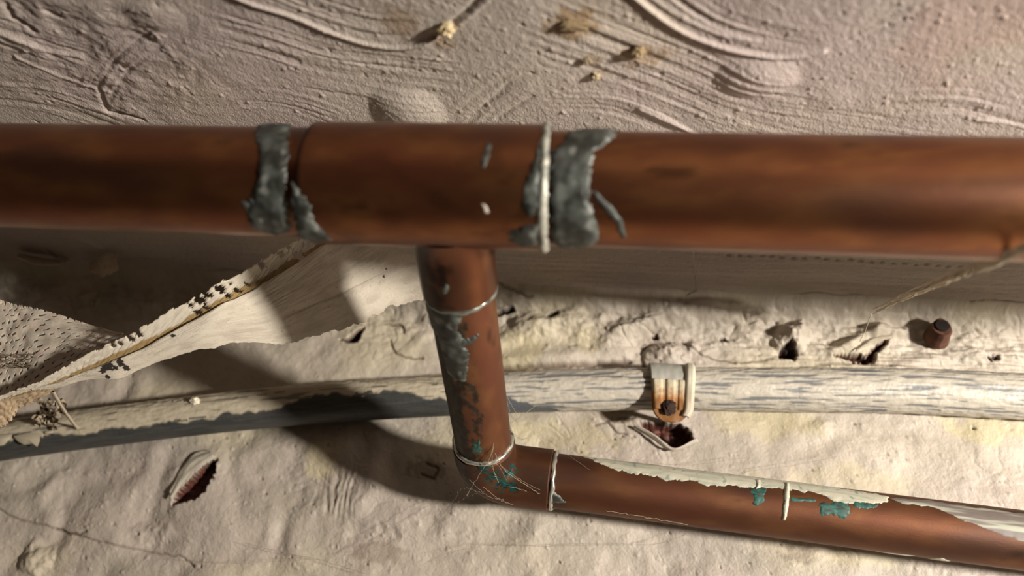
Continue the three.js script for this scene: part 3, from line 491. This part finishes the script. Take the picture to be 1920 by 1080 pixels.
// ───────────────────────── thin sheets: tape and flaps ─────────────────────────
function sheet(fn, nu, nv, keep, thick, colour) {            // fn(u, v) -> point; cells where keep() is false are left open; edges are closed
  const P = [], N = [], pos = [], col = [], uv = [], idx = [];
  for (let j = 0; j <= nv; j++) for (let i = 0; i <= nu; i++) P.push(fn(i / nu, j / nv));
  const at2 = (i, j) => P[clamp(j, 0, nv) * (nu + 1) + clamp(i, 0, nu)];
  for (let j = 0; j <= nv; j++) for (let i = 0; i <= nu; i++) N.push(at2(i + 1, j).clone().sub(at2(i - 1, j)).cross(at2(i, j + 1).clone().sub(at2(i, j - 1))).normalize());
  for (const side of [.5, -.5]) P.forEach((p, k) => { const n = N[k], i = k % (nu + 1), j = (k / (nu + 1)) | 0; pos.push(p.x + n.x * thick * side, p.y + n.y * thick * side, p.z + n.z * thick * side); col.push(...colour(i / nu, j / nv, side)); uv.push(p.x + p.z, p.y - p.z * .5); });
  const O = P.length, K = (i, j) => i >= 0 && j >= 0 && i < nu && j < nv && (!keep || keep((i + .5) / nu, (j + .5) / nv, P[j * (nu + 1) + i]));
  for (let j = 0; j < nv; j++) for (let i = 0; i < nu; i++) if (K(i, j)) {
    const a = j * (nu + 1) + i, b = a + 1, c = a + nu + 1, d = c + 1; idx.push(a, b, c, b, d, c, O + a, O + c, O + b, O + b, O + c, O + d);
    if (!K(i - 1, j)) idx.push(a, c, O + a, c, O + c, O + a); if (!K(i + 1, j)) idx.push(b, O + b, d, d, O + b, O + d); if (!K(i, j - 1)) idx.push(a, O + a, b, b, O + a, O + b); if (!K(i, j + 1)) idx.push(c, d, O + c, d, O + d, O + c);
  }
  return geo(pos, idx, col, uv);
}
const pline = (pts) => { const c = new THREE.CatmullRomCurve3(pts.map((p) => at(...p)), false, 'centripetal'); return (t) => c.getPoint(clamp(t)); };
const tape = thing('torn_joint_tape', 'torn strip of painted paper joint tape peeling out of the corner, punched with holes', 'tape', at(300, 650, .345));
{
  const white = lin('#c6bcab'), tan = lin('#92794f'), shadeless = lin('#b8ad9d'), speck = lin('#8d7f6c');
  const part = (name, g) => obj(name, local(g, tape), M.paper, tape);
  // narrow upper flap from its torn edge T to the crease D
  const T = pline([[-60, 770, .350], [0, 741, .349], [68, 715, .347], [148, 670, .345], [237, 626, .343], [320, 580, .342], [410, 529, .343], [472, 496, .348], [513, 471, .354], [556, 450, .360], [600, 430, .365]]);
  const D = pline([[-60, 782, .352], [0, 752, .351], [68, 732, .350], [148, 700, .350], [207, 678, .350], [267, 653, .350], [329, 619, .350], [397, 581, .350], [449, 555, .353], [529, 510, .359], [610, 458, .365]]);
  const punch = (list, dep) => list.map(([x, y, r, e, t]) => [ray(x, y).normalize(), r / F, e ?? 1, t ?? 0, rnd() * 50]);
  const punched = (H2, p) => { const q = p.clone().normalize(); for (const [d, r, e, t, k] of H2) { const dx = q.x - d.x, dy = q.y - d.y, dz = q.z - d.z, l = Math.hypot(dx, dy, dz); if (l < r * 2) { const c = Math.cos(t), sn = Math.sin(t), a = dx * c + dy * sn, b = (dy * c - dx * sn); if (Math.hypot(a / e, b) + r * .55 * fbm(dx * 260 + k, dy * 260, 2, 323) < r) return true; } } return false; };
  const upperHoles = punch([[413, 541, 7.5, 1, 0], [389, 551, 5, 1.6, .2], [374, 561, 7.5, 1.2, .5], [357, 570, 5, 1, 0], [432, 530, 3, 1, 0], [427, 553, 5, 1.1, 0], [446, 543, 4.5, 1.7, .1], [465, 531, 4, 1.2, 0], [491, 496, 5.5, 1.1, 0], [526, 475, 5, 1.3, .5], [559, 480, 6.5, 1.5, .1], [540, 462, 4, 1.2, .2], [387, 577, 4.5, 1.4, .3], [372, 584, 5, 1.2, .4], [259, 624, 5.5, 1, 0], [246, 634, 4, 1.4, -.2], [224, 642, 3, 1.6, 0], [212, 648, 3.6, 1, 0]]);
  const keep = (u, v, p) => !(v < .03 + .06 * (.6 + fbm(u * 42, .37, 3, 321)) || punched(upperHoles, p));
  part('upper_flap', sheet((u, v) => { const p = T(u).lerp(D(u), v); p.z += .0006 * fbm(u * 60, v * 6, 2, 325) + .0007 * noise(u * 140, v * 7, 327) * .4 - .003 * Math.sin(v * Math.PI) * .4; return p; }, 420, 26, keep, .0005,
    (u, v) => { const e = .66 + .10 * noise(u * 16, 0.37, 329) + .08 * noise(u * 60, 1.37, 331); const w = sst(e - .03, e + .03, v) * sst(.05, .16, u); return mixC(mixC(white, shadeless, sst(0, .6, noise(u * 50, v * 5, 333))), tan, w); }));
  // broad lower face from the crease to its torn lower edge
  const D2 = pline([[60, 728, .3495], [110, 718, .349], [148, 701, .3485], [207, 679, .348], [267, 653, .3475], [329, 619, .347], [397, 580, .347], [449, 554, .351], [529, 509, .357], [600, 462, .362], [650, 436, .364], [720, 415, .365], [810, 405, .366]]);
  const B = pline([[60, 731, .3495], [104, 727, .351], [166, 711, .352], [225, 709, .353], [267, 692, .354], [332, 669, .355], [384, 656, .356], [449, 648, .363], [524, 650, .372], [570, 641, .377], [640, 626, .383], [700, 602, .386], [752, 575, .388], [815, 560, .388]]);
  const darkSpots = punch([[226, 677, 4, 1, 1.2], [229, 685, 4, 1.2, 1], [204, 687, 6, 1.4, .6], [195, 695, 4.5, 1, 0], [239, 690, 3.5, 1.2, 0], [217, 690, 3, 1.3, .4], [203, 706, 2.5, 1.4, 0], [329, 631, 3, 1.2, 0]]);  // spots coloured near-black in place of punched holes
  const faceHoles = punch([[723, 504, 1.8, 1, 0], [718, 518, 2, 1, 0]]);
  const fkeep = (u, v, p) => !(v > .93 && v > .96 + .05 * fbm(u * 26, 1.37, 3, 341) || punched(faceHoles, p));
  part('lower_face', sheet((u, v) => { const p = D2(u).lerp(B(u), v); const fold = .0012 * Math.exp(-Math.pow((v - .58 + .25 * (u - .8)) / .03, 2)) * sst(.6, .7, u); p.z += .0035 * Math.sin(v * Math.PI) * sst(.1, .6, u) + .0008 * noise(u * 14, v * 3, 345) + .00028 * noise(u * 30 + v * 14, v * 30, 347) + .00016 * noise(u * 200, v * 60, 349) - fold - .0012 * Math.exp(-v / .03); return p; }, 460, 150, fkeep, .0006,
    (u, v) => { const g = mixC(white, shadeless, sst(-.2, .6, fbm(u * 18, v * 9, 2, 351))); return punched(darkSpots, D2(u).lerp(B(u), v)) ? lin('#2a221b') : mixC(g, speck, sst(.62, .8, noise(u * 170, v * 45, 353)) * .6); }));
  // wide loose end at the left with perforation rows, dents tinted dark like open holes
  const A0 = [[-150, 520, .400], [0, 557, .392], [30, 566, .390], [65, 573, .387], [120, 590, .383], [170, 608, .378], [200, 617, .374], [232, 626, .370]], A1 = [[-150, 800, .372], [0, 752, .362], [30, 742, .361], [65, 726, .360], [120, 698, .359], [170, 672, .359], [200, 656, .358], [236, 634, .360]];
  const E0 = pline(A0), E1 = pline(A1);
  const tick = (u, v) => { const x = u * 19 + .2 * noise(u * 17, v * 14, 361), y = v * 14 + u * 4.2 + .25 * noise(u * 20, v * 12, 363), j = Math.floor(y), fx = x + (j & 1) * .5, i = Math.floor(fx), a = fx - i, b = y - j; return (hash(i, j, 7) & 7) > 0 && Math.abs(a - .5) < .18 + .14 * ((hash(i, j, 9) & 7) / 7) && Math.abs(b - .5 + .5 * (a - .5)) < .16; };
  part('perforated_end', sheet((u, v) => { const p = E0(u).lerp(E1(u), v); p.z += .002 * Math.sin(v * Math.PI) + .0007 * noise(u * 12, v * 8, 365) + .00004 * noise(u * 70, v * 60, 366) - (tick(u, v) ? .00025 : 0); return p; }, 400, 210, (u, v) => { if (v < .03 + .05 * Math.max(0, fbm(u * 70, 2.37, 3, 367)) * sst(.75, .6, u)) return false; return true; }, .0005,
    (u, v) => u > .12 && v > .08 && tick(u, v) ? lin('#43362a') : mixC(mixC(white, lin('#c9b8a6'), sst(-.2, .5, fbm(u * 14, v * 9, 2, 369))), speck, sst(.4, .8, fbm(u * 40, v * 30, 2, 371)) * .3)));
  // ragged brown shred hanging under the left end
  const S0 = pline([[-60, 768, .352], [0, 744, .352], [60, 733, .352], [108, 722, .351]]), S1 = pline([[-60, 850, .360], [0, 806, .360], [22, 790, .359], [34, 768, .358], [60, 756, .356], [100, 732, .353], [112, 723, .352]]);
  part('torn_shred', sheet((u, v) => { const p = S0(u).lerp(S1(u), v); p.z += .0008 * noise(u * 20, v * 6, 373); return p; }, 120, 40, (u, v) => v < .94 + .09 * fbm(u * 40, 3.37, 3, 375), .0005, (u, v) => mixC(lin('#b39d80'), lin('#9a8265'), sst(-.3, .5, fbm(u * 20, v * 8, 2, 377)))));
}

// ───────────────────────── loose flaps of paint on wall and ceiling ─────────────────────────
function flap(name, parent, edgeA, edgeB, hex, nu = 60, nv = 24, wob = .0004) {
  const a = pline(edgeA), b = pline(edgeB), c = lin(hex), c2 = lin('#8f8574');
  return obj(name, sheet((u, v) => { const p = a(u).lerp(b(u), v); p.z += wob * noise(u * 2.5, v * 3, 381) * 2 + .0012 * Math.sin(v * Math.PI); return p; }, nu, nv, (u, v) => v < .95 + .1 * fbm(u * 14, 4.37, 2, 383), .0005, (u, v) => mixC(c, c2, .5 * sst(0, .7, noise(u * 10, v * 12, 385)))), M.paper, parent);
}
const dC = (x, y, gap) => [x, y, onCeil(x, y, gap).length() / ray(x, y).length()];
const dW = (x, y, gap) => [x, y, onWall(x, y, gap).length() / ray(x, y).length()];
flap('paint_flap', wallBack, [dW(318, 914, .0005), dW(340, 878, .0005), dW(366, 850, .0005), dW(394, 844, .0005)], [dW(322, 938, .0015), dW(344, 910, .0025), dW(370, 884, .0030), dW(404, 858, .0015)], '#b5ac9c');
flap('paint_flap', wallBack, [dW(1186, 800, .001), dW(1222, 822, .002), dW(1250, 842, .002), dW(1262, 846, .002), dW(1310, 828, .001)], [dW(1200, 800, .003), dW(1232, 818, .004), dW(1254, 835, .0045), dW(1268, 840, .0045), dW(1304, 822, .003)], '#b9afa0', 60, 12);
flap('paint_flap', wallBack, [dW(1604, 652, .002), dW(1630, 636, .003), dW(1662, 626, .002)], [dW(1604, 660, .004), dW(1632, 646, .005), dW(1672, 634, .004)], '#a99e8b', 50, 14);
flap('paint_flap', ceiling, [dC(168, 494, .002), dC(196, 474, .003), dC(218, 476, .003)], [dC(170, 512, .014), dC(196, 520, .016), dC(222, 506, .012)], '#cbb9a2', 40, 20);
flap('paint_flap', ceiling, [dC(40, 476, .002), dC(90, 486, .003), dC(130, 490, .002)], [dC(30, 484, .010), dC(70, 497, .012), dC(112, 498, .008)], '#c3b19a', 40, 14);

// crumbs and nibs of plaster stuck on the ceiling
{
  const nib = (x, y, r, hex, label, s, sx, sy, sz) => tag(obj('plaster_nib', crumb(onCeil(x, y, r * .35), r, hex, s, sx, sy, sz), M.paint), label, 'plaster');
  nib(838, 54, .0030, '#c0ad86', 'cream plaster nib at the end of the long curved brush ridge on the ceiling', 3, 1.15, 1.1, .8);
  nib(1075, 50, .0040, '#8e7a5c', 'widest tan plaster nib on the ceiling, in the largest brown stain', 5, 1.7, .32, .5);
  nib(1197, 98, .0027, '#94805f', 'tan plaster nib on the ceiling farthest right of the stained cluster', 8, 1, .9, .9);
  nib(1100, 115, .0021, '#8b7c64', 'flat brown plaster nib just above the smallest nib on the ceiling', 12, 1.1, .6, .8);
  nib(1117, 143, .0019, '#a8987a', 'smallest pale plaster nib on the ceiling, nearest the thick copper pipe', 15, 1, .9, .9);
}

// ───────────────────────── clip over the conduit ─────────────────────────
{
  const c = onWall(1254, 730, .0112), clip = thing('conduit_clip', 'pale saddle clip over the conduit, stained orange with rust below its nail', 'clip', V(c.x, c.y, -W));
  const cream = lin('#c0b69c'), greyP = lin('#9a9c9a'), rustA = lin('#9c6420'), rustB = lin('#5a3517'), R0 = .0139;
  // profile: over the top of the conduit, down its face and on into a hanging tab
  const prof = []; for (let i = 0; i <= 24; i++) { const a = mix(Math.PI * .98, .06, i / 24); prof.push([R0 * Math.sin(a + 0) * 0 + R0 * Math.cos(Math.PI / 2 - a) * 0, 0]); }
  const line = []; for (let i = 0; i <= 26; i++) { const a = mix(2.6, .02, i / 26); line.push([R0 * Math.sin(a), .0112 + R0 * Math.cos(a)]); }   // [y, z]
  for (let i = 1; i <= 26; i++) line.push([mix(0, -.0235, i / 26), .0112 + R0 + .0002 - .002 * (i / 26)]);
  const total = line.length - 1, P = (v) => { const k = clamp(v) * total, i = Math.min(total - 1, Math.floor(k)); return [mix(line[i][0], line[i + 1][0], k - i), mix(line[i][1], line[i + 1][1], k - i)]; };
  const half = (y) => y < -.014 ? .0104 * Math.sqrt(clamp(1 - Math.pow((-y - .014) / .0098, 2), .02, 1)) : mix(.0104, .0120, clamp((y + .014) / .028));
  const rusty = (x, y, b) => { const n = fbm(x * 300, y * 300, 3, 391); const t = sst(-.001, -.011, y + .004 * n); return mixC(mixC(mixC(b, rustA, t * .9), rustB, sst(-.008, -.016, y + .003 * n) * .5), greyP, sst(-.001, .0015, y + .0012 * n) * .7); };
  const slabOf = (x0, x1, raise, v0, v1, thick, clean) => sheet((u, v) => { const [y, z] = P(mix(v0, v1, v)), k = half(y) / .0105, x = mix(x0, x1, u) * k; const w = sst(0, .25, u) * sst(1, .75, u); return V(c.x + x, c.y + y, -W + z + raise * w + .0003 * noise(x * 300, y * 200, 393)); }, 24, 110, null, thick, (u, v) => { const [y] = P(mix(v0, v1, v)); return clean ? mixC(lin('#cbc4b0'), rusty(mix(x0, x1, u) + c.x, y, cream), .3 * (y < 0)) : rusty(mix(x0, x1, u) + c.x, y, cream); });
  const part = (name, g, m, parent = clip) => obj(name, local(g, clip), m, parent);
  part('strap', slabOf(-.0105, .0105, .0002, 0, 1, .0018), M.paint);
  part('rib', slabOf(-.0100, -.0040, .0016, .50, .86, .0012), M.paint); part('rib', slabOf(-.0030, .0026, .0016, .50, .80, .0012), M.paint); part('rib', slabOf(.0036, .0080, .0012, .50, .86, .0012), M.paint);
  part('side_flange', slabOf(.0078, .0118, .0020, .05, .93, .0022, true), M.paint);
  const nailP = V(c.x - .0012, c.y - .0160, -W + .0112 + R0 + .0006), nail = part('nail', crumb(nailP, .0046, '#33221a', 21, .9, .9, .6), M.rust);
  const sg = new THREE.CylinderGeometry(.0016, .0016, .03, 12).rotateX(Math.PI / 2).translate(nailP.x, nailP.y, nailP.z - .016); sg.setAttribute('color', new THREE.Float32BufferAttribute(new Float32Array(sg.attributes.position.count * 3).fill(.06), 3)); part('nail_shank', sg, M.rust, nail);
}
// ───────────────────────── bolt in the wall ─────────────────────────
{
  const p = onWall(1755, 634, .001), bolt = thing('rusty_bolt', 'rusty brown bolt head standing out of the wall above the conduit', 'bolt', p);
  const col = (g, hex) => { const q = g.attributes.position, b = lin(hex), c = []; for (let i = 0; i < q.count; i++) { const k = 1 + .5 * fbm(q.getX(i) * 500, q.getY(i) * 500 + q.getZ(i) * 300, 2, 401); c.push(b[0] * k, b[1] * k, b[2] * k); } g.setAttribute('color', new THREE.Float32BufferAttribute(c, 3)); return g; };
  const tilt = (g) => g.applyQuaternion(new THREE.Quaternion().setFromEuler(new THREE.Euler(-.12, -.1, 0)));
  const g = new THREE.CylinderGeometry(.0050, .0070, .013, 14, 8).rotateX(Math.PI / 2).translate(0, 0, .0065), q = g.attributes.position;
  for (let i = 0; i < q.count; i++) { const n = .0009 * fbm(q.getX(i) * 240, q.getY(i) * 240 + q.getZ(i) * 200, 2, 403); q.setXYZ(i, q.getX(i) * (1 + n * 100), q.getY(i) * (1.12 + n * 100), q.getZ(i) + n); } g.computeVertexNormals();
  obj('head', tilt(col(g, '#5b3a2a')), M.rust, bolt);
  obj('shank', tilt(col(new THREE.CylinderGeometry(.0037, .0037, .016, 16).rotateX(Math.PI / 2).translate(0, .0003, .0062), '#21140f')), M.rust, bolt);
}

// ───────────────────────── cobwebs, threads, dust ─────────────────────────
function thread(pts, r, n = 40, wob = .0006, s = 1) {
  const P = new THREE.CatmullRomCurve3(pts.map((p) => p.isVector3 ? p : at(...p)), false, 'centripetal').getPoints(n).map((p, i) => V(p.x + wob * noise(i * .5, s, 411), p.y + wob * noise(i * .5, s + 9, 413), p.z + wob * noise(i * .5, s + 19, 415)));
  return bentTube(P, 6, (q) => .55 * r * (1 + .6 * Math.max(0, noise(q * 400, s, 417))));
}
const web = (name, label, list, m) => tag(obj(name, mergeGeometries(list), m), label, 'cobweb');
web('cobweb', 'tangle of pale cobweb threads clinging around the copper elbow', [
  thread([[873, 700, .329], [905, 770, .345], [925, 830, .352], [921, 850, .353]], .00016, 50, .0003, 1), thread([[955, 802, .36], [930, 812, .353], [922, 850, .352], [905, 880, .358], [880, 920, .37], [875, 930, .372]], .00028, 60, .0005, 2),
  thread([[922, 850, .353], [925, 880, .355], [935, 905, .365]], .00022, 40, .0006, 3), thread([[928, 850, .353], [945, 880, .357], [990, 912, .365], [1030, 938, .372]], .00022, 60, .0005, 4), thread([[940, 875, .357], [985, 905, .364], [1020, 922, .37]], .00012, 40, .0005, 5),
  thread([[955, 912, .366], [990, 922, .37], [1012, 934, .373]], .00016, 40, .0005, 6), thread([[945, 730, .36], [955, 752, .365], [968, 775, .37]], .00018, 30, .0006, 7), thread([[948, 745, .37], [957, 775, .372]], .00018, 30, .0006, 8),
  thread([[1005, 760, .40], [985, 775, .39], [955, 795, .365]], .0002, 30, .0006, 9), thread([[955, 805, .36], [978, 824, .385], [990, 820, .395]], .0002, 30, .0005, 10), thread([[985, 795, .39], [1020, 830, .40]], .0001, 30, .0004, 11),
  thread([[918, 790, .348], [935, 782, .35], [945, 775, .352]], .0001, 20, .0003, 12), thread([[800, 998, .40], [850, 940, .39], [870, 915, .375], [905, 925, .37]], .00013, 50, .0008, 13), thread([[840, 960, .395], [870, 935, .38], [910, 920, .368]], .0001, 50, .0008, 14),
  thread([[905, 912, .367], [935, 935, .372], [960, 945, .376], [1050, 945, .378]], .00016, 50, .0005, 15), thread([[1050, 943, .377], [1120, 955, .37], [1200, 968, .366], [1290, 984, .362]], .00028, 60, .0006, 16), thread([[1160, 958, .368], [1166, 950, .366]], .00015, 10, .0003, 17),
  thread([[1060, 850, .375], [1090, 870, .372], [1130, 900, .370]], .0001, 30, .0004, 18), thread([[910, 880, .357], [930, 870, .354], [950, 900, .36]], .0001, 30, .0006, 19), thread([[880, 900, .365], [915, 930, .368], [945, 938, .372]], .00012, 30, .0006, 20),
], M.web);
const wallThread = (pts, r, s) => thread(pts.map(([x, y]) => onWall(x, y, .006)), r, 60, .0006, s);
web('cobweb', 'long hair-thin cobweb strands strung across the lower wall', [
  wallThread([[460, 1018], [530, 1036], [600, 1050], [690, 1078]], .00016, 31), wallThread([[330, 1050], [420, 1056], [520, 1052], [600, 1048]], .0001, 32), wallThread([[900, 1022], [1010, 1024], [1130, 1022], [1240, 1018], [1290, 1000]], .00012, 33),
  wallThread([[790, 1060], [830, 1040], [900, 1024]], .0001, 34), wallThread([[1180, 860], [1280, 872], [1400, 858]], .0001, 35), wallThread([[1400, 884], [1490, 872], [1570, 856]], .0001, 36), wallThread([[640, 1055], [700, 1010], [790, 955], [850, 930]], .00014, 37), wallThread([[640, 1042], [710, 1030], [800, 965]], .0001, 38),
], M.dustyWeb);
web('cobweb', 'fuzzy dust-laden web strand slanting up to the thick copper pipe at the right', [...Array.from({ length: 26 }, (_, n) => { const a0 = rnd() * .35, j = () => rr(-9, 9); return thread([[1635 + 190 * a0 + j(), 585 - 80 * a0 + j() * .5, mix(.40, .32, a0)], [1700 + 130 * a0 + j(), 552 - 40 * a0 + j() * .6, mix(.34, .275, a0)], [1790 + j(), 516 + j(), .282], [1850 + j(), 495 + j(), .258], [1930 + j(), 462 + j(), .221], [2010 + j(), 430 + j(), .205]], rr(.0003, .0006), 60, .0008, 60 + n); }), thread([[1635, 585, .36], [1620, 625, .39], [1612, 640, .40]], .0003, 30, .0006, 43)], M.paleWeb);
web('cobweb', 'short dusty web strand dangling below the thick copper pipe onto the corner', [thread([[1298, 462, .30], [1302, 500, .36], [1306, 545, .45]], .0004, 40, .0005, 51), thread([[1306, 545, .45], [1285, 556, .455], [1275, 566, .46]], .0004, 20, .0006, 52), thread([[1306, 545, .45], [1330, 552, .455], [1345, 562, .46]], .0005, 20, .0006, 53)], M.web);
// a sliver of paint and curls under the tape
{
  const t = thing('paint_sliver', 'thin pale sliver of paint leaning from the torn tape onto the conduit', 'paint sliver', at(124, 775, .40));
  const g = bentTube(spline([[98, 733, .36], [120, 770, .40], [140, 797, .43], [153, 816, .452]].map((p) => at(...p).toArray()), 30), 8, (s, a) => .0011 * (1 + .3 * noise(s * 200, a, 421)) * (Math.abs(Math.cos(a)) * .5 + .5), () => lin('#c9bca4'));
  obj('stalk', local(g, t), M.paint, t); obj('tip', local(crumb(at(128, 800, .448), .003, '#d3c7b1', 31, 1.3, .8, .6), t), M.paint, t);
  const d = thing('dust_clump', 'dusty clump of curled flakes caught between torn tape and conduit', 'debris', at(85, 765, .42));
  const list = []; for (let n = 0; n < 16; n++) { const x = rr(62, 112), y = rr(742, 792), z = rr(.40, .44), a = rr(0, 3), l = rr(9, 20); list.push(bentTube([0, .33, .66, 1].map((k) => at(x + l * Math.cos(a) * k + 4 * Math.sin(k * 3), y + l * Math.sin(a) * k, z + .004 * Math.sin(k * 3))), 7, () => rr(.0008, .0019), () => mixC(lin('#bfb199'), lin('#75644f'), rnd()))); }
  const cl = obj('flakes', local(mergeGeometries(list), d), M.paint, d); cl.userData.kind = 'stuff';
  const e = thing('dust_clump', 'dark fibrous dust clump lying on the perforated tape end', 'debris', at(20, 675, .365));
  const fl = []; for (let n = 0; n < 60; n++) { const x = rr(-20, 58), y = 676 + rr(-14, 14), a = rr(-.5, .5), l = rr(5, 18), z = .3665 - rr(0, .003); fl.push(bentTube([0, .5, 1].map((k) => at(x + l * Math.cos(a) * k, y + l * Math.sin(a) * k + 3 * Math.sin(k * 3), z)), 5, () => rr(.0001, .0003), () => mixC(lin('#8d7a5c'), lin('#2a1f17'), rnd()))); }
  const fb = obj('fibres', local(mergeGeometries(fl), e), M.rust, e); fb.userData.kind = 'stuff';
}
renderer.render(scene, camera);
